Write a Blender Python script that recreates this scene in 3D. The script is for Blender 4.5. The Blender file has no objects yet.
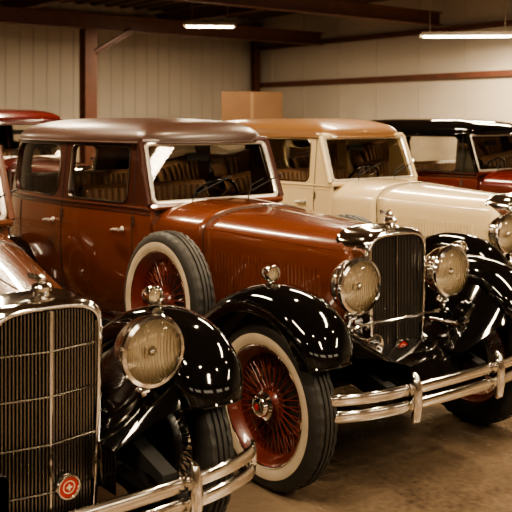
import bpy, bmesh, math, random
from mathutils import Vector, Matrix
random.seed(7)
ANG = math.atan2(-0.787, 0.617)
FX, FY = math.cos(ANG), math.sin(ANG)      # forward dir
LX, LY = -FY, FX                            # car-left dir
def W(F, L, z=0.0):
    return Vector((FX*F+LX*L, FY*F+LY*L, z))

# ---------------------------------------------------------------- materials
def mat(name, col, metal=0.0, rough=0.5, coat=0.0, emis=None, estr=0.0, coat_r=0.02, bump=None, var=None, spec=None):
    m = bpy.data.materials.new(name); m.use_nodes = True
    nt = m.node_tree; b = nt.nodes["Principled BSDF"]
    b.inputs["Base Color"].default_value = (*col, 1)
    b.inputs["Metallic"].default_value = metal
    b.inputs["Roughness"].default_value = rough
    b.inputs["Coat Weight"].default_value = coat
    b.inputs["Coat Roughness"].default_value = coat_r
    if spec is not None: b.inputs["Specular IOR Level"].default_value = spec
    if emis:
        b.inputs["Emission Color"].default_value = (*emis, 1)
        b.inputs["Emission Strength"].default_value = estr
    tc = nt.nodes.new("ShaderNodeTexCoord")
    if var:
        sc, amt = var
        n = nt.nodes.new("ShaderNodeTexNoise"); n.inputs["Scale"].default_value = sc; n.inputs["Detail"].default_value = 6
        nt.links.new(tc.outputs["Object"], n.inputs["Vector"])
        r = nt.nodes.new("ShaderNodeValToRGB")
        r.color_ramp.elements[0].position = 0.3; r.color_ramp.elements[1].position = 0.7
        r.color_ramp.elements[0].color = (*[c*(1-amt) for c in col], 1)
        r.color_ramp.elements[1].color = (*[min(1, c*(1+amt)) for c in col], 1)
        nt.links.new(n.outputs["Fac"], r.inputs["Fac"]); nt.links.new(r.outputs["Color"], b.inputs["Base Color"])
    if bump:
        sc, st = bump
        n = nt.nodes.new("ShaderNodeTexNoise"); n.inputs["Scale"].default_value = sc; n.inputs["Detail"].default_value = 4
        nt.links.new(tc.outputs["Object"], n.inputs["Vector"])
        bp = nt.nodes.new("ShaderNodeBump"); bp.inputs["Strength"].default_value = st; bp.inputs["Distance"].default_value = 0.01
        nt.links.new(n.outputs["Fac"], bp.inputs["Height"]); nt.links.new(bp.outputs["Normal"], b.inputs["Normal"])
    return m

def glassmat(name, tint=(0.96, 0.94, 0.88), ior=1.5):
    m = bpy.data.materials.new(name); m.use_nodes = True
    nt = m.node_tree; nt.nodes.clear()
    o = nt.nodes.new("ShaderNodeOutputMaterial")
    mx = nt.nodes.new("ShaderNodeMixShader"); tr = nt.nodes.new("ShaderNodeBsdfTransparent"); gl = nt.nodes.new("ShaderNodeBsdfGlossy")
    fr = nt.nodes.new("ShaderNodeFresnel"); fr.inputs["IOR"].default_value = ior
    tr.inputs["Color"].default_value = (*tint, 1); gl.inputs["Roughness"].default_value = 0.02
    nt.links.new(fr.outputs[0], mx.inputs[0]); nt.links.new(tr.outputs[0], mx.inputs[1]); nt.links.new(gl.outputs[0], mx.inputs[2])
    nt.links.new(mx.outputs[0], o.inputs["Surface"])
    return m

CHROME = mat("chrome", (0.93, 0.90, 0.85), 1.0, 0.09)
NICKEL = mat("nickel_satin", (0.85, 0.80, 0.72), 0.75, 0.28)
CHROME_D = mat("chrome_dark", (0.28, 0.25, 0.21), 1.0, 0.25)
SLAT = mat("grille_slat_dark", (0.15, 0.135, 0.12), 0.9, 0.3)
RUBBER = mat("tyre_rubber", (0.020, 0.018, 0.016), 0, 0.55, bump=(60, 0.15))
WHITEW = mat("tyre_whitewall", (0.50, 0.41, 0.30), 0, 0.5, var=(14, 0.08))
BLACK = mat("paint_black_gloss", (0.003, 0.0026, 0.0024), 0, 0.06, 0.5, spec=.4)
BLACKM = mat("black_matte", (0.006, 0.005, 0.005), 0, 0.7)
SEAM = mat("seam_dark", (0.004, 0.002, 0.002), 0, 0.6)
P_RUST = mat("paint_rust_brown", (0.122, 0.030, 0.0115), 0.0, 0.26, 1.0, var=(1.5, 0.08))
P_MAROON = mat("paint_dark_maroon", (0.048, 0.013, 0.008), 0.0, 0.3, 1.0)
P_ROOF = mat("roof_dark_brown", (0.044, 0.018, 0.011), 0, 0.42, 0.3, coat_r=0.2, bump=(220, 0.05))
P_CREAM = mat("paint_cream", (0.66, 0.52, 0.31), 0, 0.32, 1.0)
P_ORANGE = mat("roof_amber_brown", (0.22, 0.105, 0.038), 0, 0.4, 0.5)
P_RED = mat("paint_dark_red", (0.08, 0.008, 0.006), 0, 0.25, 1.0)
P_BROWN = mat("paint_brown", (0.11, 0.036, 0.016), 0, 0.25, 1.0)
RIM_RED = mat("wheel_red_brown", (0.12, 0.017, 0.009), 0, 0.35, 0.6)
RIM_BLK = mat("wheel_black", (0.02, 0.016, 0.014), 0, 0.35, 0.6)
RIM_CRM = mat("wheel_cream", (0.5, 0.38, 0.2), 0, 0.4, 0.4)
LEATHER = mat("leather_brown", (0.30, 0.17, 0.10), 0, 0.4, bump=(90, 0.2))
HEADL = mat("headliner_tan", (0.5, 0.38, 0.26), 0, 0.9)
INTER = mat("interior_dark", (0.06, 0.035, 0.022), 0, 0.6)
GLASS = glassmat("window_glass")
LENSG = glassmat("lens_glass", (0.99, 0.97, 0.93), ior=1.5)
BADGE = mat("badge_red", (0.35, 0.015, 0.010), 0, 0.25, 1.0)
ENAMEL = mat("badge_enamel_cream", (0.7, 0.6, 0.45), 0, 0.25, 1.0)
REFL = bpy.data.materials.new("headlight_reflector"); REFL.use_nodes = True
_n = REFL.node_tree; _b = _n.nodes["Principled BSDF"]
_b.inputs["Base Color"].default_value = (0.95, 0.84, 0.66, 1); _b.inputs["Metallic"].default_value = 0.55; _b.inputs["Roughness"].default_value = 0.16
_tc = _n.nodes.new("ShaderNodeTexCoord"); _w = _n.nodes.new("ShaderNodeTexWave"); _w.bands_direction = 'Y'; _w.inputs["Scale"].default_value = 26
_w.inputs["Distortion"].default_value = 1.0
_bp = _n.nodes.new("ShaderNodeBump"); _bp.inputs["Strength"].default_value = 0.8; _bp.inputs["Distance"].default_value = 0.012
_n.links.new(_tc.outputs["Object"], _w.inputs["Vector"]); _n.links.new(_w.outputs["Fac"], _bp.inputs["Height"]); _n.links.new(_bp.outputs["Normal"], _b.inputs["Normal"])

# ---------------------------------------------------------------- mesh builder
class MB:
    def __init__(s): s.v = []; s.f = []; s.m = []; s.mats = []
    def mi(s, m):
        if m not in s.mats: s.mats.append(m)
        return s.mats.index(m)
    def grid(s, rows, m, closeu=False, closev=False, mfun=None):
        b = len(s.v); nr = len(rows); nc = len(rows[0])
        for r in rows: s.v += [Vector(p) for p in r]
        k = s.mi(m)
        for i in range(nr if closev else nr-1):
            for j in range(nc if closeu else nc-1):
                i2 = (i+1) % nr; j2 = (j+1) % nc
                s.f.append((b+i*nc+j, b+i*nc+j2, b+i2*nc+j2, b+i2*nc+j))
                s.m.append(s.mi(mfun(i, j)) if mfun else k)
    def poly(s, pts, m):
        b = len(s.v); s.v += [Vector(p) for p in pts]; s.f.append(tuple(range(b, b+len(pts)))); s.m.append(s.mi(m))
    def box(s, c, d, m, R=None):
        dx, dy, dz = d[0]/2, d[1]/2, d[2]/2
        b = len(s.v)
        for q in [(-1,-1,-1),(1,-1,-1),(1,1,-1),(-1,1,-1),(-1,-1,1),(1,-1,1),(1,1,1),(-1,1,1)]:
            p = Vector((q[0]*dx, q[1]*dy, q[2]*dz))
            if R: p = R @ p
            s.v.append(p+Vector(c))
        k = s.mi(m)
        for f in [(0,3,2,1),(4,5,6,7),(0,1,5,4),(1,2,6,5),(2,3,7,6),(3,0,4,7)]:
            s.f.append(tuple(b+i for i in f)); s.m.append(k)
    def lathe(s, prof, org, axis, m, n=32, mfun=None, rfun=None):
        a = Vector(axis).normalized(); u = a.orthogonal().normalized()
        if abs(a.z) < 0.5: u = Vector((0, 0, 1)) - a*a.z; u.normalize()
        w = a.cross(u); o = Vector(org); rows = []
        for k, (r, h) in enumerate(prof):
            row = []
            for i in range(n):
                t = 2*math.pi*i/n; rr = r if not rfun else rfun(k, i, r)
                row.append(o + a*h + (u*math.cos(t) + w*math.sin(t))*rr)
            rows.append(row)
        s.grid(rows, m, closeu=True, mfun=(lambda i, j: mfun(i)) if mfun else None)
    def tube(s, pts, r, m, n=8, closed=False, caps=True):
        pts = [Vector(p) for p in pts]; N = len(pts); rows = []; pu = None
        for i, p in enumerate(pts):
            if closed: t = pts[(i+1) % N]-pts[i-1]
            else: t = pts[min(i+1, N-1)]-pts[max(i-1, 0)]
            t.normalize()
            if pu is None: u = t.orthogonal().normalized()
            else:
                u = pu - t*pu.dot(t); u.normalize()
            pu = u; w = t.cross(u); rr = r[i] if isinstance(r, (list, tuple)) else r
            rows.append([p+(u*math.cos(2*math.pi*k/n)+w*math.sin(2*math.pi*k/n))*rr for k in range(n)])
        s.grid(rows, m, closeu=True, closev=closed)
        if caps and not closed: s.poly(rows[0][::-1], m); s.poly(rows[-1], m)
    def sweep(s, pts, sec, m, caps=True):
        pts = [Vector(p) for p in pts]; N = len(pts); rows = []
        for i, p in enumerate(pts):
            t = pts[min(i+1, N-1)]-pts[max(i-1, 0)]; t.z = 0; t.normalize(); sd = t.cross(Vector((0, 0, 1)))
            rows.append([p+sd*a+Vector((0, 0, b)) for a, b in sec])
        s.grid(rows, m, closeu=True)
        if caps: s.poly(rows[0], m); s.poly(rows[-1][::-1], m)
    def sphere(s, c, r, m, n=16, sc=(1, 1, 1)):
        rows = []
        for i in range(n//2+1):
            ph = math.pi*i/(n//2)
            rows.append([Vector(c)+Vector((r*sc[0]*math.sin(ph)*math.cos(2*math.pi*j/n), r*sc[1]*math.sin(ph)*math.sin(2*math.pi*j/n), r*sc[2]*math.cos(ph))) for j in range(n)])
        s.grid(rows, m, closeu=True)
    def obj(s, name, parent=None, smooth=True, ang=35, solid=0, bevel=0):
        me = bpy.data.meshes.new(name); me.from_pydata([tuple(v) for v in s.v], [], s.f)
        for m in s.mats: me.materials.append(m)
        me.polygons.foreach_set("material_index", s.m)
        bm = bmesh.new(); bm.from_mesh(me); bmesh.ops.remove_doubles(bm, verts=bm.verts, dist=0.00005)
        bmesh.ops.recalc_face_normals(bm, faces=bm.faces); bm.to_mesh(me); bm.free()
        if smooth:
            me.polygons.foreach_set("use_smooth", [True]*len(me.polygons)); me.set_sharp_from_angle(angle=math.radians(ang))
        o = bpy.data.objects.new(name, me); bpy.context.scene.collection.objects.link(o)
        if parent: o.parent = parent
        if solid:
            md = o.modifiers.new("s", 'SOLIDIFY'); md.thickness = solid; md.offset = 0
        if bevel:
            md = o.modifiers.new("b", 'BEVEL'); md.width = bevel; md.segments = 2; md.limit_method = 'ANGLE'
        return o

def cat(pts, n=6):
    out = []; P = [Vector(p) for p in pts]
    for i in range(len(P)-1):
        p0 = P[max(i-1, 0)]; p1 = P[i]; p2 = P[i+1]; p3 = P[min(i+2, len(P)-1)]
        for k in range(n):
            t = k/n
            out.append(0.5*((2*p1)+(-p0+p2)*t+(2*p0-5*p1+4*p2-p3)*t*t+(-p0+3*p1-3*p2+p3)*t**3))
    out.append(P[-1]); return out
def lerp(a, b, t): return a+(b-a)*t
def sstep(t): t = max(0, min(1, t)); return t*t*(3-2*t)

# ---------------------------------------------------------------- wheel
wheel_cache = {}
def wheel_mesh(rim):
    if rim.name in wheel_cache: return wheel_cache[rim.name]
    w = MB()
    prof = [(.262,.035),(.272,.058),(.285,.068),(.315,.076),(.338,.076),(.352,.074),(.372,.066),(.386,.058),(.396,.048),(.398,.030),(.390,.028),(.390,.022),(.399,.020),(.400,.004),(.391,.002),
            (.391,-.002),(.400,-.004),(.399,-.020),(.390,-.022),(.390,-.028),(.398,-.030),(.396,-.048),(.386,-.058),(.372,-.066),(.352,-.074),(.338,-.076),(.315,-.076),(.285,-.068),(.272,-.058),(.262,-.035)]
    sh = {7, 8, 9, 20, 21, 22}
    w.lathe(prof, (0,0,0), (0,-1,0), RUBBER, 120, mfun=lambda i: WHITEW if i in (1,2,3) else RUBBER,
            rfun=lambda k, i, r: r-(0.007 if (k in sh and i % 3 == 0) else 0))
    w.lathe([(.280,.060),(.285,.066),(.278,.070),(.266,.060),(.258,.04),(.238,.02),(.236,-.02),(.258,-.04),(.266,-.06),(.280,-.06)], (0,0,0), (0,-1,0), rim, 64)
    w.lathe([(.283,.068),(.287,.071),(.283,.073),(.279,.070)], (0,0,0), (0,-1,0), CHROME, 64)
    w.lathe([(.0,-.02),(.13,-.02),(.155,-.03),(.16,-.07),(.16,-.075),(0,-.075)], (0,0,0), (0,-1,0), RIM_BLK, 40)
    w.lathe([(.075,-.005),(.06,.01),(.045,.03),(.043,.05),(.066,.054),(.068,.062),(.054,.072),(.05,.09),(.042,.098),(.02,.102),(0,.103)], (0,0,0), (0,-1,0), CHROME, 32,
            mfun=lambda i: rim if i < 3 else CHROME)
    w.lathe([(.016,.1025),(.014,.1045),(0,.1048)], (0,0,0), (0,-1,0), BADGE, 20)
    N = 24
    for i in range(N):
        a = 2*math.pi*i/N
        for (rh, yh, off, yr) in ((.055,-.052,.36,-.012),(.055,-.052,-.36,-.012),(.062,.012,.20,.012),(.062,.012,-.20,.012)):
            p = Vector((rh*math.cos(a), -yh, rh*math.sin(a))); q = Vector((.242*math.cos(a+off), -yr, .242*math.sin(a+off)))
            w.tube([p, q], .0032, rim, 5, caps=False)
    w.tube([(0.2,-.02,0.12),(0.19,-.04,0.115)], .004, CHROME, 6)
    o = w.obj("wheel_tmp"); me = o.data; bpy.data.objects.remove(o)
    wheel_cache[rim.name] = me; return me
def add_wheel(name, rim, parent, x, y, z=.40, left=False, tilt=0, spin=0):
    o = bpy.data.objects.new(name, wheel_mesh(rim)); bpy.context.scene.collection.objects.link(o); o.parent = parent
    o.location = (x, y, z); o.rotation_euler = (tilt, spin, math.pi if left else 0); return o

# ---------------------------------------------------------------- body geometry functions
XF, XR, XC = -1.56, -4.0, -3.05
def wz(z):
    ks = [(.40,.585),(.55,.62),(.8,.645),(1.05,.645),(1.2,.632),(1.60,.590),(1.65,.58)]
    if z <= ks[0][0]: return ks[0][1]
    for (a, b), (c, d) in zip(ks, ks[1:]):
        if z <= c: return lerp(b, d, (z-a)/(c-a))
    return ks[-1][1]
def xf_z(z): return XF if z < 1.2 else lerp(XF, -1.70, (z-1.2)/.4)
def xr_z(z):
    return lerp(-3.86, -4.02, sstep((z-.4)/.5)) if z < .95 else lerp(-4.02, -3.84, (z-.95)/.65)
def Yb(x, z):
    w = wz(z); f = .815+.185*sstep((XF-x)/1.1)
    if x > XC: return w*f
    u = min(1, (XC-x)/(XC-xr_z(z))); n = 2.7
    return w*f*max(0, 1-u**n)**(1/n)
def half_outline(z):
    xr = xr_z(z); xf = xf_z(z)
    out = []; n = 2.7; w = wz(z)
    for i in range(13):
        x = lerp(xf, XC, i/12); out.append((x, -w*(.815+.185*sstep((XF-x)/1.1))))
    for i in range(1, 15):
        th = math.pi/2*i/14
        out.append((XC-(XC-xr)*math.sin(th)**(2/n), -w*max(0, math.cos(th))**(2/n)))
    return out
def c_outline(z):
    h = half_outline(z); return [(x, y, z) for x, y in h]+[(x, -y, z) for x, y in h[-2::-1]]

WINS = [(-1.83,-2.49),(-2.64,-3.46)]
ZW0, ZW1 = 1.215, 1.575
def rrect(a0, a1, b0, b1, r, n=6):
    pts = []
    for (ca, cb, s) in ((a1-r, b1-r, 0), (a0+r, b1-r, 90), (a0+r, b0+r, 180), (a1-r, b0+r, 270)):
        for i in range(n+1):
            t = math.radians(s+90*i/n); pts.append((ca+r*math.cos(t), cb+r*math.sin(t)))
    return pts
def win_pts(k, infl=0):
    x1, x0 = WINS[k]
    rr = .05 if k == 0 else .11
    return rrect(x0-infl, x1+infl, ZW0-infl, ZW1+infl, rr+infl)
shell_cache = {}
def shell_mesh():
    if 'm' in shell_cache: return shell_cache['m']
    b = MB(); zs = [.40,.46,.55,.7,.85,1.0,1.1,1.17,1.2,1.3,1.45,1.60,1.615]
    b.grid([c_outline(z) for z in zs], BLACK)
    o = b.obj("shell_tmp"); md = o.modifiers.new("s", 'SOLIDIFY'); md.thickness = .035
    cs = []
    for k in range(2):
        c = MB(); P = win_pts(k)
        c.grid([[(x, yy, z) for x, z in P] for yy in (-.95, .95)], BLACK, closeu=True)
        c.poly([(x, -.95, z) for x, z in P], BLACK); c.poly([(x, .95, z) for x, z in P], BLACK)
        cs.append(c.obj("cut%d" % k, smooth=False))
    c = MB(); P = rrect(-.30, .30, 1.27, 1.53, .06)
    c.grid([[(xx, y, z) for y, z in P] for xx in (-4.4, -3.5)], BLACK, closeu=True)
    c.poly([(-4.4, y, z) for y, z in P], BLACK); c.poly([(-3.5, y, z) for y, z in P], BLACK)
    cs.append(c.obj("cut9", smooth=False))
    for c in cs:
        md = o.modifiers.new("b", 'BOOLEAN'); md.operation = 'DIFFERENCE'; md.object = c; md.solver = 'EXACT'
    dg = bpy.context.evaluated_depsgraph_get(); me = bpy.data.meshes.new_from_object(o.evaluated_get(dg))
    bpy.data.objects.remove(o)
    for c in cs: bpy.data.objects.remove(c)
    me.polygons.foreach_set("use_smooth", [True]*len(me.polygons)); me.set_sharp_from_angle(angle=math.radians(35))
    shell_cache['m'] = me; return me

def hood_sec(x, rad_top=1.17):
    t = max(0, min(1, (-x)/1.56))
    w = lerp(.215, .515, t**.92); zt = lerp(rad_top, 1.235, sstep(t)*.6+t*.4); zs = zt-lerp(.15, .17, t); zb = lerp(.56, .42, t)
    n = 2.5; R = [(-w*lerp(.90,.985,t), zb), (-w*.965, lerp(zb, zs, .45)), (-w*.995, lerp(zb, zs, .85)), (-w, zs)]
    for i in range(1, 13):
        th = math.pi/2*i/12
        R.append((-w*max(0, math.cos(th))**(2/n), zs+(zt-zs)*math.sin(th)**(2/n)))
    return [(x, y, z) for y, z in R]+[(x, -y, z) for y, z in R[-2::-1]]

def build_car(name, F, L, paint, roof, upper, fend, rim, spare=True, hoodp=None, rad_top=1.17, rad_bot=.50, vgrille=False, lamp_z=.935, lamp_y=.345, lamp_x=.10, lamp_r=.135, fender_lamps=True, scale=1.0, bz=0.46, bfx=.42, rgrid=False, tf=.75, wx=-.06, gy=.31, nb=34, slat=None, bhw=.76, by=0, lf=-.12, horns=True):
    E = bpy.data.objects.new(name, None); bpy.context.scene.collection.objects.link(E)
    E.location = W(F, L, 0); E.rotation_euler = (0, 0, ANG); E.scale = (scale,)*3
    hoodp = hoodp or paint; slat = slat or SLAT
    add_wheel("wheel_front_right", rim, E, wx, -tf, spin=.3); add_wheel("wheel_front_left", rim, E, wx, tf, left=True)
    add_wheel("wheel_rear_right", rim, E, -3.3, -.72); add_wheel("wheel_rear_left", rim, E, -3.3, .72, left=True)
    if spare:
        add_wheel("spare_wheel_right", rim, E, -1.06, -.71, .72, tilt=-.04, spin=.2); add_wheel("spare_wheel_left", rim, E, -1.06, .71, .72, left=True, tilt=.04)
    sec0 = cat([(-.165,-.10,0),(-.155,-.045,0),(-.11,-.012,0),(-.05,0.004,0),(0,.008,0),(.05,.004,0),(.10,-.012,0),(.135,-.038,0),(.152,-.068,0),(.155,-.095,0)], 3)
    fpts = [(.36,.66),(.345,.73),(.285,.83),(.17,.91),(.03,.945),(-.13,.945),(-.30,.895),(-.50,.775),(-.72,.60),(-.93,.45),(-1.15,.36),(-1.35,.33),(-1.5,.325)]
    fpts = [(x+(wx+.06), z) for x, z in fpts]
    for sgn, nm in ((-1, "right"), (1, "left")):
        fb = MB(); beads = []
        def fender(pts, yc, ends):
            P = cat([(x, 0, z) for x, z in pts], 6); rows = []; N = len(P)
            for i, p in enumerate(P):
                t = P[min(i+1, N-1)]-P[max(i-1, 0)]; t.normalize(); nr = Vector((t.z, 0, -t.x))
                cen = Vector((wx, 0, .3)) if ends[2] > 0 else Vector((-3.3, 0, .3))
                if abs(p.x-cen.x) < .6 and nr.dot(p-cen) < 0: nr = -nr
                elif abs(p.x-cen.x) >= .6 and nr.z < 0: nr = -nr
                u = i/(N-1); k = lerp(1, ends[1], sstep((u-.5)/.45)) if u > .5 else 1
                if u < .12: k = lerp(1, ends[0], sstep(1-u/.12))
                wk = lerp(1, .82, sstep(1-u/.14)) if ends[2] > 0 else (lerp(1, .8, sstep((u-.9)/.1)))
                yy = lerp(yc, .74, sstep((u-.5)/.4)) if ends[2] > 0 else yc
                rows.append([(p.x+nr.x*dn*k, sgn*(yy+dy*wk), p.z+nr.z*dn*k) for dy, dn, _ in sec0])
            fb.grid(rows, fend); beads.append([r[-1] for r in rows])
            if ends[2] > 0: beads.append(list(rows[0]))
        fender(fpts, tf-.02, (1.0,.25,1))
        fender([(-2.72,.325),(-2.83,.42),(-2.93,.62),(-3.08,.79),(-3.30,.86),(-3.55,.80),(-3.75,.62),(-3.86,.42)], .73, (.3,1,-1))
        fb.obj("fenders_"+nm, E, ang=60, solid=.012)
        ab = MB()
        for bd in beads: ab.tube(bd, .009, fend, 8)
        rows = []
        for v in cat([(.31,.66,0),(.24,.77,0),(.12,.84,0),(-.1,.86,0),(-.28,.80,0),(-.5,.68,0),(-.75,.50,0),(-1.0,.38,0),(-1.3,.32,0)], 3):
            x, z = v.x+(wx+.06), v.y
            hw = lerp(.20, .50, max(0, min(1, -x/1.56))); yo = lerp(tf-.18, .58, sstep(-x/1.0))
            rows.append([(x, sgn*yo, z), (x, sgn*lerp(yo, hw, .4), lerp(z, .60, .45)), (x, sgn*hw, .56 if x > -.4 else lerp(.56, .42, (-.4-x)/.9)), (x, sgn*hw, .40)])
        ab.grid(rows, fend)
        ab.box((-2.08, sgn*.755, .305), (1.35, .27, .035), BLACKM)
        for k in range(9): ab.box((-2.08, sgn*(.65+.025*k), .325), (1.33, .010, .008), RUBBER)
        ab.box((-2.08, sgn*.892, .307), (1.36, .012, .04), CHROME)
        ab.box((-2.1, sgn*.60, .36), (2.0, .02, .14), fend)
        ab.obj("running_board_"+nm, E, ang=40)
    # hood & cowl
    h = MB(); h.grid([hood_sec(lerp(-.05, -1.10, i/14), rad_top) for i in range(15)], hoodp)
    h.grid([hood_sec(lerp(-1.108, -1.57, i/7), rad_top) for i in range(8)], hoodp)
    h.obj("hood", E, ang=40, solid=.006)
    d = MB()
    d.tube([hood_sec(lerp(-.15,-1.1,i/14), rad_top)[15] for i in range(15)], .006, CHROME)
    for idx in (5, 25):
        d.tube([hood_sec(lerp(-.15,-1.1,i/14), rad_top)[idx] for i in range(15)], .0055, hoodp)
    d.tube([Vector(p) + Vector((0,0,.001)) for p in hood_sec(-1.104, rad_top)], .0045, SEAM, 6)
    for sg in (-1, 1):
        for i in range(30):
            x = lerp(-.26, -1.0, i/29); t = -x/1.56; w = lerp(.215,.515,t**.92)
            zt = lerp(rad_top,1.235,sstep(t)*.6+t*.4); zs = zt-lerp(.15,.17,t)
            z0, z1 = lerp(.56,.42,t)+.12, zs-.06
            yb = w*.985
            d.grid([[(x+.009, sg*(yb-.003), z), (x, sg*(yb+.012), z), (x-.008, sg*(yb+.015), z), (x-.009, sg*(yb-.002), z)] for z in [lerp(z0, z1, k/5) for k in range(6)]], hoodp)
            d.poly([(x-.0095, sg*(yb+.014), z0+.005), (x-.0095, sg*(yb-.001), z0+.005), (x-.0095, sg*(yb-.001), z1-.005), (x-.0095, sg*(yb+.014), z1-.005)], SEAM)
        xh = -.6; wv = lerp(.215,.515,(.6/1.56)**.92)
        d.tube([(xh+.06, sg*(wv+.012), .60),(xh+.05, sg*(wv+.03), .60),(xh-.05, sg*(wv+.03), .60),(xh-.06, sg*(wv+.016), .60)], .007, CHROME)
    d.obj("hood_details", E)
    # radiator
    r = MB()
    def rout(ins, x, zb=rad_bot, zt=rad_top+.015):
        w = .230-ins; zs = zt-.13; zt2 = zt-ins; n = 3.4; R = []
        R += [(w*.88, zb+ins*.6), (w*.94, lerp(zb, zs, .3)), (w*.985, lerp(zb, zs, .7)), (w, zs)]
        for i in range(1, 13):
            th = math.pi/2*i/12
            R.append((w*max(0, math.cos(th))**(2/n), zs+(zt2-zs)*math.sin(th)**(2/n)))
        R = R+[(-y, z) for y, z in R[-2::-1]]
        return [(x, y, z) for y, z in R]
    rings = [rout(.012, -.190), rout(.002, -.190), rout(-.004, -.182), rout(-.004, -.16), rout(.002, -.152), rout(.0, .0), rout(.004, .03), rout(.014, .047), rout(.024, .053), rout(.032, .050), rout(.034, .01)]
    r.grid(rings, CHROME, closeu=True)
    r.obj("radiator_shell", E, ang=60)
    g = MB(); g.poly(rout(.02, .0), BLACKM)
    inn = rout(.034, 0)
    def ztop(y):
        pr = sorted([(abs(p[1]), p[2]) for p in inn[3:16]])
        for (a, b), (c, dd) in zip(pr, pr[1:]):
            if a <= abs(y) <= c: return lerp(b, dd, (abs(y)-a)/max(1e-6, c-a))
        return pr[0][1]
    for i in range(-nb//2, nb//2+1):
        y = i*.388/nb
        if abs(y) > .194: continue
        zt = ztop(y)-.002; xo = .026 + (.035*(1-abs(y)/.2) if vgrille else 0)
        zb = rad_bot+.02
        if abs(y) > .17: zb = lerp(zb, zb+.30, (abs(y)-.17)/.025)
        g.box((xo, y, (zt+zb)/2), (.018, .0048, zt-zb), slat)
    g.tube([(.04+(.03 if vgrille else 0), 0, rad_bot+.02), (.04+(.03 if vgrille else 0), 0, rad_top-.02)], .008 if vgrille else .004, CHROME if vgrille else CHROME_D)
    if rgrid:
        for z in (rad_bot+.16, rad_bot+.33, rad_bot+.50, rad_bot+.66):
            g.tube([(.042, -.19, z), (.075, 0, z), (.042, .19, z)], .004, CHROME_D)
    g.obj("grille", E, smooth=False)
    c = MB()
    zc = rad_top+.015
    c.lathe([(.045,0),(.045,.008),(.030,.016),(.026,.03),(.036,.034),(.038,.048),(.03,.058),(.012,.064),(.0,.066)], (-.01, 0, zc-.004), (0,0,1), CHROME, 24)
    c.sphere((-.01, 0, zc+.07), .018, CHROME, 12)
    for sg in (-1, 1):
        c.grid([[(-.005, sg*.005, zc+.078), (-.02, sg*.02, zc+.09), (-.05, sg*.035, zc+.092)], [(-.005, sg*.005, zc+.06), (-.03, sg*.018, zc+.065), (-.06, sg*.03, zc+.072)]], CHROME)
    bx = .075 + (.01 if vgrille else 0); bzz = rad_bot+.07+(.10 if vgrille else 0); byy = by
    c.lathe([(0,.006),(.020,.006)], (bx, byy, bzz), (1,0,0), BADGE, 28)
    c.lathe([(.020,.006),(.023,.0065)], (bx, byy, bzz), (1,0,0), ENAMEL, 28)
    c.lathe([(.023,.006),(.036,.006),(.038,.004)], (bx, byy, bzz), (1,0,0), BADGE, 28)
    c.lathe([(.035,.004),(.038,.010),(.043,.010),(.046,0),(.045,-.012),(.02,-.014),(.018,-.06)], (bx, byy, bzz), (1,0,0), CHROME, 28)
    c.box((bx+.008, byy, bzz), (.003, .022, .005), ENAMEL); c.box((bx+.008, byy, bzz), (.003, .005, .022), ENAMEL)
    c.obj("radiator_cap_and_badge", E)
    # headlights
    for sg, nm in ((-1, "right"), (1, "left")):
        hl = MB(); R = lamp_r; o = (lamp_x, sg*lamp_y, lamp_z)
        hl.lathe([(0,-.17),(.02,-.168),(.05,-.155),(.085,-.125),(R*.85,-.08),(R*.96,-.04),(R,-.008),(R+.006,0),(R+.009,.012),(R+.004,.024),(R-.010,.028),(R-.014,.022)], o, (1,0,0), CHROME, 48)
        hl.lathe([(R-.012,.020),(R*.85,.010),(R*.6,-.006),(R*.3,-.016),(0,-.018)], o, (1,0,0), REFL, 48)
        hl.lathe([(R-.012,.022),(R*.8,.034),(R*.5,.044),(R*.2,.049),(0,.05)], o, (1,0,0), LENSG, 40)
        hl.sphere((o[0]+.002, o[1], o[2]), .022, CHROME, 12)
        hl.tube(cat([(o[0]-.05, o[1], o[2]-R*.9), (o[0]-.05, o[1], o[2]-R-.04), (o[0]-.06, o[1]+sg*.03, o[2]-R-.10), (o[0]-.07, sg*(lamp_y+.10), .66)], 5), .016, CHROME, 10)
        hl.lathe([(.035,0),(.032,.015),(.02,.03)], (o[0]-.05, o[1], o[2]-R-.03), (0,0,1), CHROME, 16)
        hl.obj("headlight_"+nm, E)
        if horns:
            hn = MB(); ho = (.20, sg*.33, .66)
            hn.lathe([(.012,-.22),(.014,-.12),(.02,-.05),(.035,-.01),(.052,.005),(.054,.008),(.048,.006),(.03,-.012),(.01,-.04),(0,-.05)], ho, (1,0,0), CHROME, 28)
            hn.tube([(.0, sg*.33, .66), (.0, sg*.28, .58)], .01, CHROME)
            hn.obj("horn_"+nm, E)
        if fender_lamps:
            fl = MB(); fo = (lf, sg*(tf-.04), 1.005)
            fl.lathe([(0,-.07),(.018,-.065),(.033,-.04),(.040,-.01),(.042,.01),(.038,.018),(.032,.016)], fo, (1,0,0), CHROME, 24)
            fl.lathe([(.034,.014),(.022,.028),(0,.034)], fo, (1,0,0), LENSG, 20)
            fl.lathe([(.033,.010),(0,-.01)], fo, (1,0,0), REFL, 20)
            fl.tube([(fo[0]-.02, fo[1], fo[2]-.03), (fo[0]-.02, fo[1], .93)], [.012, .020], CHROME, 10)
            fl.obj("fender_lamp_"+nm, E)
    if horns:
        b = MB()
        b.tube(cat([(lamp_x-.06, -lamp_y-.09, .70), (lamp_x+.0, -.30, .735), (lamp_x+.02, 0, .74), (lamp_x+.0, .30, .735), (lamp_x-.06, lamp_y+.09, .70)], 6), .009, CHROME, 10)
        b.obj("lamp_tie_bar", E)
    # bumper
    b = MB(); secb = [(.012*math.cos(t), .028*math.sin(t)) for t in [2*math.pi*i/14 for i in range(14)]]
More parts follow.
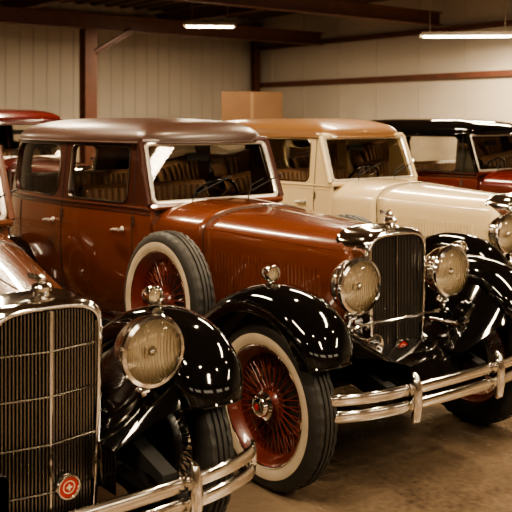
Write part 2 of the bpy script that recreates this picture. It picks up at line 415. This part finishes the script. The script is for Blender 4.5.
    def bpath(hw): return cat([(bfx-.15,-hw,0),(bfx-.09,-hw+.06,0),(bfx-.03,-hw+.22,0),(bfx,-.35,0),(bfx+.01,0,0),(bfx,.35,0),(bfx-.03,hw-.22,0),(bfx-.09,hw-.06,0),(bfx-.15,hw,0)], 6)
    path = bpath(bhw)
    for zz in (bz-.037, bz+.037): b.sweep([(p.x, p.y, zz) for p in path], secb, CHROME)
    for sg in (-1, 1):
        b.tube([(bfx+.012, sg*gy, bz-.115), (bfx+.025, sg*gy, bz-.10), (bfx+.032, sg*gy, bz-.04), (bfx+.032, sg*gy, bz+.05), (bfx+.022, sg*gy, bz+.10), (bfx+.01, sg*gy, bz+.115)], [.012,.022,.026,.026,.020,.008], CHROME, 14)
        b.tube([(bfx-.01, sg*.31, bz), (.20, sg*.33, .46), (0, sg*.34, .50)], .022, BLACK, 8)
        b.sphere((bfx-.12, sg*(bhw-.03), bz), .022, CHROME, 10, (1,1,2.4))
    b.obj("front_bumper", E)
    b = MB()
    for zz in (.43, .50): b.sweep([(-4.22+abs(p.y)*.12, p.y, zz) for p in path], secb, CHROME)
    for sg in (-1, 1): b.tube([(-4.2, sg*.31, .46), (-3.8, sg*.34, .48)], .022, BLACK, 8)
    b.obj("rear_bumper", E)
    # chassis
    c = MB()
    for sg in (-1, 1):
        c.sweep([(.32, sg*.34, .44), (.1, sg*.34, .50), (-.3, sg*.34, .50), (-1.5, sg*.38, .42), (-3.0, sg*.42, .42), (-3.3, sg*.42, .52), (-3.9, sg*.42, .46)], [(-.03,-.05),(.03,-.05),(.03,.05),(-.03,.05)], BLACKM)
        sp = cat([(.40, sg*.40, .42), (.2, sg*.40, .36), (0, sg*.40, .34), (-.3, sg*.40, .37), (-.5, sg*.40, .44)], 5)
        for k in range(4): c.sweep([(p.x, p.y, p.z-.01*k) for p in sp[k*2:len(sp)-k*2]], [(-.03,-.004),(.03,-.004),(.03,.004),(-.03,.004)], BLACKM)
    c.tube(cat([(wx,-tf+.06,.40),(wx,-.45,.33),(wx,0,.30),(wx,.45,.33),(wx,tf-.06,.40)], 5), .03, BLACKM, 10)
    c.tube([(-3.3,-.66,.40),(-3.3,.66,.40)], .045, BLACKM, 10); c.sphere((-3.3,0,.40), .14, BLACKM, 16)
    c.tube([(-.18,-.58,.36),(-.18,.58,.36)], .014, BLACKM, 8)
    c.grid([[(x, y, z) for y in (-.34,-.2,0,.2,.34)] for x, z in ((-.02,.60),(.12,.575),(.25,.52),(.33,.46),(.34,.40))] if rad_bot > .45 else [[(x, y, z) for y in (-.34,-.2,0,.2,.34)] for x, z in ((.04,.33),(.15,.32),(.25,.30))], BLACK)
    c.box((-2.2,0,.40), (3.2,1.1,.03), BLACKM); c.box((-.7,0,.46), (1.2,.6,.16), BLACKM)
    c.box((-1.58,0,.78), (.03,.98,.78), INTER)
    c.obj("chassis", E, ang=40)
    # body shell
    me = shell_mesh().copy(); me.materials.clear(); me.materials.append(paint); me.materials.append(upper)
    mi = [1 if p.center.z > 1.195 else 0 for p in me.polygons]; me.polygons.foreach_set("material_index", mi)
    bo = bpy.data.objects.new("body", me); bpy.context.scene.collection.objects.link(bo); bo.parent = E
    rf = MB(); rows = []
    for k in range(13):
        ph = math.pi/2*k/12; s = math.cos(ph)**.75 if k < 12 else 0.0; z = 1.60+.165*math.sin(ph)**.9
        xr = lerp(-3.845, -2.9, 1-s) ; xf = lerp(-1.665, -2.5, (1-s)**1.3)
        n = 2.7; w = .595*s; row = []
        xc = lerp(XC, -2.85, 1-s); cf = .12*s
        for i in range(13):
            x = lerp(xf-cf, xc, i/12); row.append((x, -w*(.83+.17*sstep((XF-x)/1.1))))
        for i in range(1, 15):
            th = math.pi/2*i/14; row.append((xc-(xc-xr)*math.sin(th)**(2/n), -w*max(0, math.cos(th))**(2/n)))
        full = row+[(x, -y) for x, y in row[-2::-1]]
        yf = abs(row[0][1]); fr = []
        for i in range(1, 14):
            th = math.pi*i/14; fr.append((xf-cf+(cf+.015*s)*math.sin(th)**.6, yf*math.copysign(abs(math.cos(th))**.7, math.cos(th))))
        rows.append([(x, y, z) for x, y in full+fr])
    rf.grid(rows, roof, closeu=True)
    rf.obj("roof", E, ang=50)
    t = MB()
    t.tube([Vector(p) for p in rows[0]], .009, roof, 8, closed=True)
    t.tube([(x, y*1.003, 1.185) for x, y, z in c_outline(1.185)], .009, upper, 8)
    t.tube([(x, y*1.001, 1.155) for x, y, z in c_outline(1.155)], .004, upper, 6)
    for sg in (-1, 1):
        for k in range(2):
            P = win_pts(k, .002); t.tube([(x, sg*(Yb(x, z)+.002), z) for x, z in P], .006, CHROME_D, 8, closed=True)
        for xs in (-1.76, -2.565, -3.26):
            zz = [.46+(1.14-.46)*i/12 for i in range(13)] if xs < -3 else [.46+(1.6-.46)*i/18 for i in range(19)]
            if xs < -3:
                t.tube([(xs+(.20*max(0,(.9-z)/.45)**2), sg*(Yb(xs+(.20*max(0,(.9-z)/.45)**2), z)), z) for z in zz], .004, SEAM, 6)
            else: t.tube([(xs, sg*(Yb(xs, z)), z) for z in zz], .004, SEAM, 6)
        t.tube([(lerp(-1.6,-3.4,i/14), sg*(Yb(lerp(-1.6,-3.4,i/14), .46)), .46) for i in range(15)], .004, SEAM, 6)
        for xh in (-1.86, -2.68):
            y = Yb(xh, 1.04); t.lathe([(.02,0),(.018,.008),(.008,.012),(.008,.035)], (xh, sg*y, 1.04), (0,sg,0), NICKEL, 14)
            t.tube([(xh+.012, sg*(y+.036), 1.04), (xh-.05, sg*(y+.040), 1.038), (xh-.095, sg*(y+.034), 1.03)], [.011,.010,.008], NICKEL, 8)
        for xs in (-1.745, -2.55):
            for z in (.6, 1.10): t.tube([(xs, sg*(Yb(xs, z)+.008), z-.03), (xs, sg*(Yb(xs, z)+.008), z+.03)], .009, CHROME_D, 8)
    t.obj("body_trim", E)
    # windscreen frame
    wsf = MB()
    def wp(u, v, o=0):
        z = lerp(1.225, 1.595, v); x = lerp(-1.565, -1.70, v)+.012; return Vector((x+o, u*lerp(.505, .485, v), z))
    pr = []
    for a, bb in rrect(-.50, .50, 0, .385, .035): pr.append(wp(a/.505, bb/.385))
    wsf.tube(pr, .017, NICKEL, 8, closed=True)
    wsf.tube([wp(-1.06, -.02), wp(-1.06, 1.03)], .022, upper, 8); wsf.tube([wp(1.06, -.02), wp(1.06, 1.03)], .022, upper, 8)
    wsf.tube([wp(-1.05, 1.05), wp(1.05, 1.05)], .022, upper, 8)
    wsf.tube([wp(-1.05, -.06), wp(1.05, -.06)], .022, hoodp, 8)
    for sg in (-.45, .45):
        wsf.tube([wp(sg, -.03, .02), wp(sg+.12, .22, .018), wp(sg+.36, .33, .014)], .0035, BLACKM, 6)
        wsf.tube([wp(sg+.10, .12, .014), wp(sg+.72, .40, .014)], .005, BLACKM, 6)
    wsf.obj("windscreen_frame", E)
    gl = MB(); gl.grid([[wp(-.99, 0), wp(.99, 0)], [wp(-.99, 1), wp(.99, 1)]], GLASS)
    for sg in (-1, 1):
        for k in range(2):
            x1, x0 = WINS[k]; x1 += .01; x0 -= .01
            gl.grid([[(lerp(x0, x1, i/8), sg*(Yb(lerp(x0, x1, i/8), z)-.018), z) for i in range(9)] for z in (ZW0-.01, 1.4, ZW1+.01)], GLASS)
    gl.grid([[(-3.90, y, 1.26) for y in (-.31, .31)], [(-3.85, y, 1.54) for y in (-.31, .31)]], GLASS)
    gl.obj("window_glass", E)
    it = MB()
    def seat(x, zt, hw):
        N = 20; rows = []
        for z, dx in ((.62,.05),(.8,.06),(1.0,.045),(zt-.08,.03),(zt-.03,.02),(zt,-.03),(zt-.02,-.09),(.62,-.10)):
            row = []
            for i in range(N*6+1):
                u = i/(N*6); y = lerp(-hw, hw, u); sc = abs(math.sin(math.pi*u*N))**.5*.020 if dx > -.02 else 0
                row.append((x+dx+sc, y, z))
            rows.append(row)
        it.grid(rows, LEATHER)
        it.box((x+.25, 0, .66), (.5, hw*2, .16), LEATHER)
    seat(-2.45, 1.29, .52); seat(-3.45, 1.33, .48)
    it.box((-1.66, 0, 1.10), (.10, .94, .16), INTER); it.box((-2.6,0,.47), (2.2,1.06,.03), INTER)
    it.grid([[(lerp(-1.75,-3.6,i/8), y*.93, 1.59) for y in (-.5,.5)] for i in range(9)], HEADL)
    cx = Vector((-1.98, .26, 1.16)); ax = Vector((-.85, 0, .52)).normalized(); u = Vector((0,1,0)); v = ax.cross(u)
    it.tube([cx+(u*math.cos(a)+v*math.sin(a))*.20 for a in [2*math.pi*i/40 for i in range(40)]], .011, BLACK, 8, closed=True)
    for k in range(4):
        a = math.pi/4+math.pi/2*k; it.tube([cx, cx+(u*math.cos(a)+v*math.sin(a))*.20], .006, CHROME, 6)
    it.tube([cx, cx-ax*.4], .014, BLACKM, 8)
    it.box((-1.80, 0, 1.50), (.02, .18, .05), BLACKM)
    it.obj("interior", E, ang=50)
    return E

# ---------------------------------------------------------------- cars
build_car("vintage_sedan_car", -3.245, 3.446, P_RUST, P_ROOF, P_MAROON, BLACK, RIM_RED)
build_car("vintage_roadster_car", -3.01, 1.381, P_BROWN, P_ROOF, P_BROWN, BLACK, RIM_BLK, spare=False, rad_top=1.09, rad_bot=.27, vgrille=True, rgrid=True,
          lamp_z=.885, lamp_y=.375, lamp_x=.13, lamp_r=.130, fender_lamps=True, bz=.42, bfx=.36, tf=.66, wx=-.19, gy=.40, nb=30, slat=CHROME_D, bhw=.80, by=.06, lf=-.25, horns=False)
build_car("vintage_sedan_car.001", -4.02, 5.70, P_CREAM, P_ORANGE, P_CREAM, BLACK, RIM_CRM, spare=False, fender_lamps=False)
build_car("vintage_sedan_car.002", -4.22, 7.92, P_RED, BLACK, BLACK, BLACK, RIM_RED, spare=False)
build_car("vintage_sedan_car.003", -8.3, 4.4, P_RED, P_RED, P_RED, BLACK, RIM_RED, scale=1.07)

# ---------------------------------------------------------------- room (local x=F, y=L)
WALL = mat("wall_metal_panel", (0.54, 0.47, 0.39), 0, 0.55, var=(0.6, 0.10))
WALLR = mat("wall_metal_rib", (0.49, 0.43, 0.355), 0, 0.5)
WALLD = mat("wall_timber", (0.16, 0.11, 0.075), 0, 0.7, var=(2, 0.2))  # unseen walls toned dark brown to shape reflections in paint and chrome
STEEL = mat("steel_oxide_red", (0.12, 0.042, 0.024), 0, 0.5, var=(5, 0.2))
DECK = mat("ceiling_deck", (0.12, 0.078, 0.052), 0, 0.8, var=(2, 0.2))
FLOORM = bpy.data.materials.new("floor_concrete"); FLOORM.use_nodes = True
nt = FLOORM.node_tree; pb = nt.nodes["Principled BSDF"]
tc = nt.nodes.new("ShaderNodeTexCoord")
n1 = nt.nodes.new("ShaderNodeTexNoise"); n1.inputs["Scale"].default_value = 1.3; n1.inputs["Detail"].default_value = 9; n1.inputs["Roughness"].default_value = .62
n2 = nt.nodes.new("ShaderNodeTexNoise"); n2.inputs["Scale"].default_value = 30; n2.inputs["Detail"].default_value = 5
mxx = nt.nodes.new("ShaderNodeMath"); mxx.operation = 'MULTIPLY_ADD'; mxx.inputs[1].default_value = .35
rp = nt.nodes.new("ShaderNodeValToRGB"); rp.color_ramp.elements[0].position = .45; rp.color_ramp.elements[1].position = .85
rp.color_ramp.elements[0].color = (.058, .040, .027, 1); rp.color_ramp.elements[1].color = (.20, .145, .098, 1)
nt.links.new(tc.outputs["Object"], n1.inputs["Vector"]); nt.links.new(tc.outputs["Object"], n2.inputs["Vector"])
nt.links.new(n2.outputs["Fac"], mxx.inputs[0]); nt.links.new(n1.outputs["Fac"], mxx.inputs[2]); nt.links.new(mxx.outputs[0], rp.inputs["Fac"])
nt.links.new(rp.outputs["Color"], pb.inputs["Base Color"])
rr = nt.nodes.new("ShaderNodeMapRange"); rr.inputs["To Min"].default_value = .14; rr.inputs["To Max"].default_value = .38
nt.links.new(n1.outputs["Fac"], rr.inputs["Value"]); nt.links.new(rr.outputs[0], pb.inputs["Roughness"])
bp = nt.nodes.new("ShaderNodeBump"); bp.inputs["Strength"].default_value = .08; bp.inputs["Distance"].default_value = .01
nt.links.new(n2.outputs["Fac"], bp.inputs["Height"]); nt.links.new(bp.outputs["Normal"], pb.inputs["Normal"])

F0, F1, L0, L1, H = -17.3, 6.0, -8.0, 13.6, 4.25
def room(mb, name, **k):
    o = mb.obj(name, smooth=False, **k); o.rotation_euler = (0, 0, ANG); return o
m = MB(); m.box(((F0+F1)/2, (L0+L1)/2, -.05), (F1-F0+.4, L1-L0+.4, .1), FLOORM); room(m, "floor")
m = MB(); m.box(((F0+F1)/2, (L0+L1)/2, H+.05), (F1-F0+.4, L1-L0+.4, .1), DECK)
for i in range(60): m.box(((F0+F1)/2, lerp(L0, L1, (i+.5)/60), H-.02), (F1-F0, .12, .04), DECK)
room(m, "ceiling")
m = MB(); m.box((F0-.1, (L0+L1)/2, H/2), (.2, L1-L0, H), WALL)
n = 72
for i in range(n): m.box((F0+.006, lerp(L0, L1, (i+.5)/n), H/2), (.012, .035, H-.01), WALLR)
room(m, "wall_back")
m = MB(); m.box(((F0+F1)/2, L1+.1, H/2), (F1-F0, .2, H), WALL)
n = 20
for i in range(n): m.box((lerp(F0, F1, (i+.5)/n), L1-.006, H/2), (.02, .012, H-.01), WALLR)
room(m, "wall_right")
m = MB(); m.box(((F0+F1)/2, L0-.1, H/2), (F1-F0, .2, H), WALLD); room(m, "wall_left")
m = MB(); m.box((F1+.1, (L0+L1)/2, H/2), (.2, L1-L0, H), WALLD); room(m, "wall_front")
GLOW_PANE = mat("window_pane_lit", (.8, .75, .65), 0, .3, emis=(1.0, .84, .62), estr=3.8)  # glowing windows added behind the camera to give fenders and chrome highlights
k = 0
for l in (-4.5, -1.0, 2.5, 6.0, 9.5):
    k += 1; m = MB()
    m.box((F1-.03, l, 2.35), (.04, 2.3, 1.1), GLOW_PANE)
    for y in (-1.17, -.58, 0, .58, 1.17): m.box((F1-.055, l+y, 2.35), (.07, .06, 1.2), STEEL)
    for z in (1.77, 2.35, 2.93): m.box((F1-.055, l, z), (.07, 2.4, .06), STEEL)
    room(m, "window_%d" % k)
m = MB(); m.box(((F0+F1)/2, L1-.06, 2.60), (F1-F0-.3, .08, .11), STEEL); m.box(((F0+F1)/2, L1-.06, 3.5), (F1-F0-.3, .08, .10), STEEL); room(m, "trim_1")
m = MB(); m.box((F0+.08, (L0+L1)/2, 3.95), (.10, L1-L0-.3, .18), STEEL); room(m, "trim_2")
sf = MB()
def ibeam(p, q, w=.2, h=.28):
    p = Vector(p); q = Vector(q); d = q-p; Ln = d.length; c = (p+q)/2
    R = d.to_track_quat('X', 'Z').to_matrix()
    sf.box(c+R@Vector((0,0,h/2-.012)), (Ln, w, .024), STEEL, R); sf.box(c-R@Vector((0,0,h/2-.012)), (Ln, w, .024), STEEL, R); sf.box(c, (Ln, .016, h-.03), STEEL, R)
def FL(X, Y): return (FX*X+FY*Y, LX*X+LY*Y)
pf, pl = FL(-3.08, 16.4)
ibeam((pf, pl, 0), (pf, pl, 3.42), .24, .24)
ibeam((pf, L0+.05, 3.56), (pf, L1-.15, 3.56), .2, .28)
ibeam((F0+.25, L1-.25, 0), (F0+.25, L1-.25, 4.1), .16, .16)
for l in (3.2, 7.0, 10.6):
    ibeam((F0+.2, l, 3.98), (F1-.05, l, 3.98), .16, .26)
ibeam((pf+3.4, L0+.05, 3.70), (pf+3.4, L1-.15, 3.70), .18, .26)
ibeam((pf+.1, pl+.1, 3.0), (pf+.1, pl+.85, 3.44), .1, .1)
room(sf, "steel_roof_frame")
CARD = mat("cardboard", (0.13, 0.066, 0.030), 0, 0.8, var=(3, 0.1)); CARDT = mat("carton_tape", (0.20, 0.12, 0.06), 0, 0.4)
SH = mat("shelf_grey", (0.08, 0.06, 0.045), 0, 0.5)
bf, bl = FL(-.08, 18.2)
E = bpy.data.objects.new("storage_shelf", None); bpy.context.scene.collection.objects.link(E); E.location = (W(bf, bl))
m = MB()
for x in (-.65, .65):
    for y in (-.3, .3): m.box((x, y, .8), (.05, .05, 1.6), SH)
for z in (.2, .7, 1.2, 1.575): m.box((0, 0, z), (1.34, .66, .04), SH)
m.obj("frame", E, smooth=False)
m = MB(); m.box((0, 0, 1.605+.36), (1.22, .6, .70), CARD); m.box((0, -.302, 1.605+.36), (.06, .004, .70), CARDT); m.box((0,0,1.605+.712), (1.2, .06, .004), CARDT)
m.box((-.31, -.002, 1.605+.712), (.60, .6, .006), CARD)
o = m.obj("cardboard_box", None, smooth=False, bevel=.01); o.location = W(bf, bl)

# ---------------------------------------------------------------- lamps
TUBE = mat("fluorescent_tube", (1, .9, .7), 0, .5, emis=(1.0, .88, .64), estr=45)
FIX = mat("lamp_housing", (0.35, 0.28, 0.2), 0, .5)
def fixture(X, Y, z, rot, power, length=1.6, drop=.3):
    m = MB()
    m.box((0,0,.045), (length+.1, .26, .03), FIX); m.box((0,.12,.02), (length+.1,.02,.05), FIX); m.box((0,-.12,.02), (length+.1,.02,.05), FIX)
    for y in (-.055, .055): m.tube([(-length/2, y, 0), (length/2, y, 0)], .02, TUBE, 10)
    for x in (-length/2+.1, length/2-.1): m.tube([(x, 0, .06), (x, 0, drop)], .006, FIX, 6)
    o = m.obj("fluorescent_lamp", None); o.location = (X, Y, z); o.rotation_euler = (0, 0, rot)
    ld = bpy.data.lights.new("tube_light", 'AREA'); ld.shape = 'RECTANGLE'; ld.size = length; ld.size_y = .20; ld.energy = power*1.75; ld.color = (1.0, .80, .55)
    lo = bpy.data.objects.new("tube_light", ld); bpy.context.scene.collection.objects.link(lo); lo.parent = o; lo.location = (0, 0, -.03)
fixture(-.84, 16.3, 3.46, .10, 100, .85, drop=.75)
fixture(3.55, 15.0, 3.16, -.05, 110, 1.45, drop=1.05)
for f, l, p in ((-2.2, .8, 80), (-2.2, 5.2, 90), (-6.2, 2.2, 100), (-6.4, 6.6, 95), (-10.8, 4.6, 110), (-14.2, 1.5, 110), (-7.5, 11.2, 85), (-1.5, -4.2, 80), (2.2, 3.2, 110), (1.6, 8.2, 90)):
    v = W(f, l); fixture(v.x, v.y, 3.62, ANG, p, 1.8, drop=.60)
ADDED_SHADE = mat("pendant_shade", (0.03, 0.05, 0.035), 0, .3, .5)
ADDED_BULB = mat("bulb_glow", (1, .8, .5), 0, .5, emis=(1.0, .75, .45), estr=60)
for f, l in ((-.2, 2.4), (-.6, 6.4), (1.2, -.8), (.6, 4.6), (-4.2, 3.9), (-4.0, -.2), (-3.9, 8.3)):  # pendants added out of view to put spot highlights on the fenders
    m = MB(); m.lathe([(.03,.16),(.05,.12),(.16,.04),(.19,-.02),(.185,-.02),(.15,.03),(.03,.11)], (0,0,0), (0,0,1), ADDED_SHADE, 28)
    m.sphere((0,0,.02), .05, ADDED_BULB, 12); m.tube([(0,0,.15),(0,0,.62)], .008, FIX, 6)
    o = m.obj("pendant_lamp"); v = W(f, l); o.location = (v.x, v.y, 3.60)
    ld = bpy.data.lights.new("bulb_light", 'SPOT'); ld.spot_size = 2.4; ld.spot_blend = .6; ld.shadow_soft_size = .05; ld.energy = 165; ld.color = (1.0, .75, .47)
    lo = bpy.data.objects.new("bulb_light", ld); bpy.context.scene.collection.objects.link(lo); lo.parent = o; lo.location = (0, 0, -.05)

w = bpy.data.worlds.new("world"); bpy.context.scene.world = w; w.use_nodes = True
w.node_tree.nodes["Background"].inputs[0].default_value = (.5, .35, .2, 1); w.node_tree.nodes["Background"].inputs[1].default_value = .05

# ---------------------------------------------------------------- camera
cd = bpy.data.cameras.new("camera"); co = bpy.data.objects.new("camera", cd); bpy.context.scene.collection.objects.link(co)
co.location = (0, 0, 1.75); co.rotation_euler = (math.pi/2, 0, 0)
cd.sensor_width = 36; cd.lens = 893/512*36; cd.shift_y = -136/512
cd.dof.use_dof = True; cd.dof.focus_distance = 4.6; cd.dof.aperture_fstop = 4.0
bpy.context.scene.camera = co
try: bpy.context.scene.view_settings.look = 'AgX - Medium High Contrast'
except Exception as e: print(e)
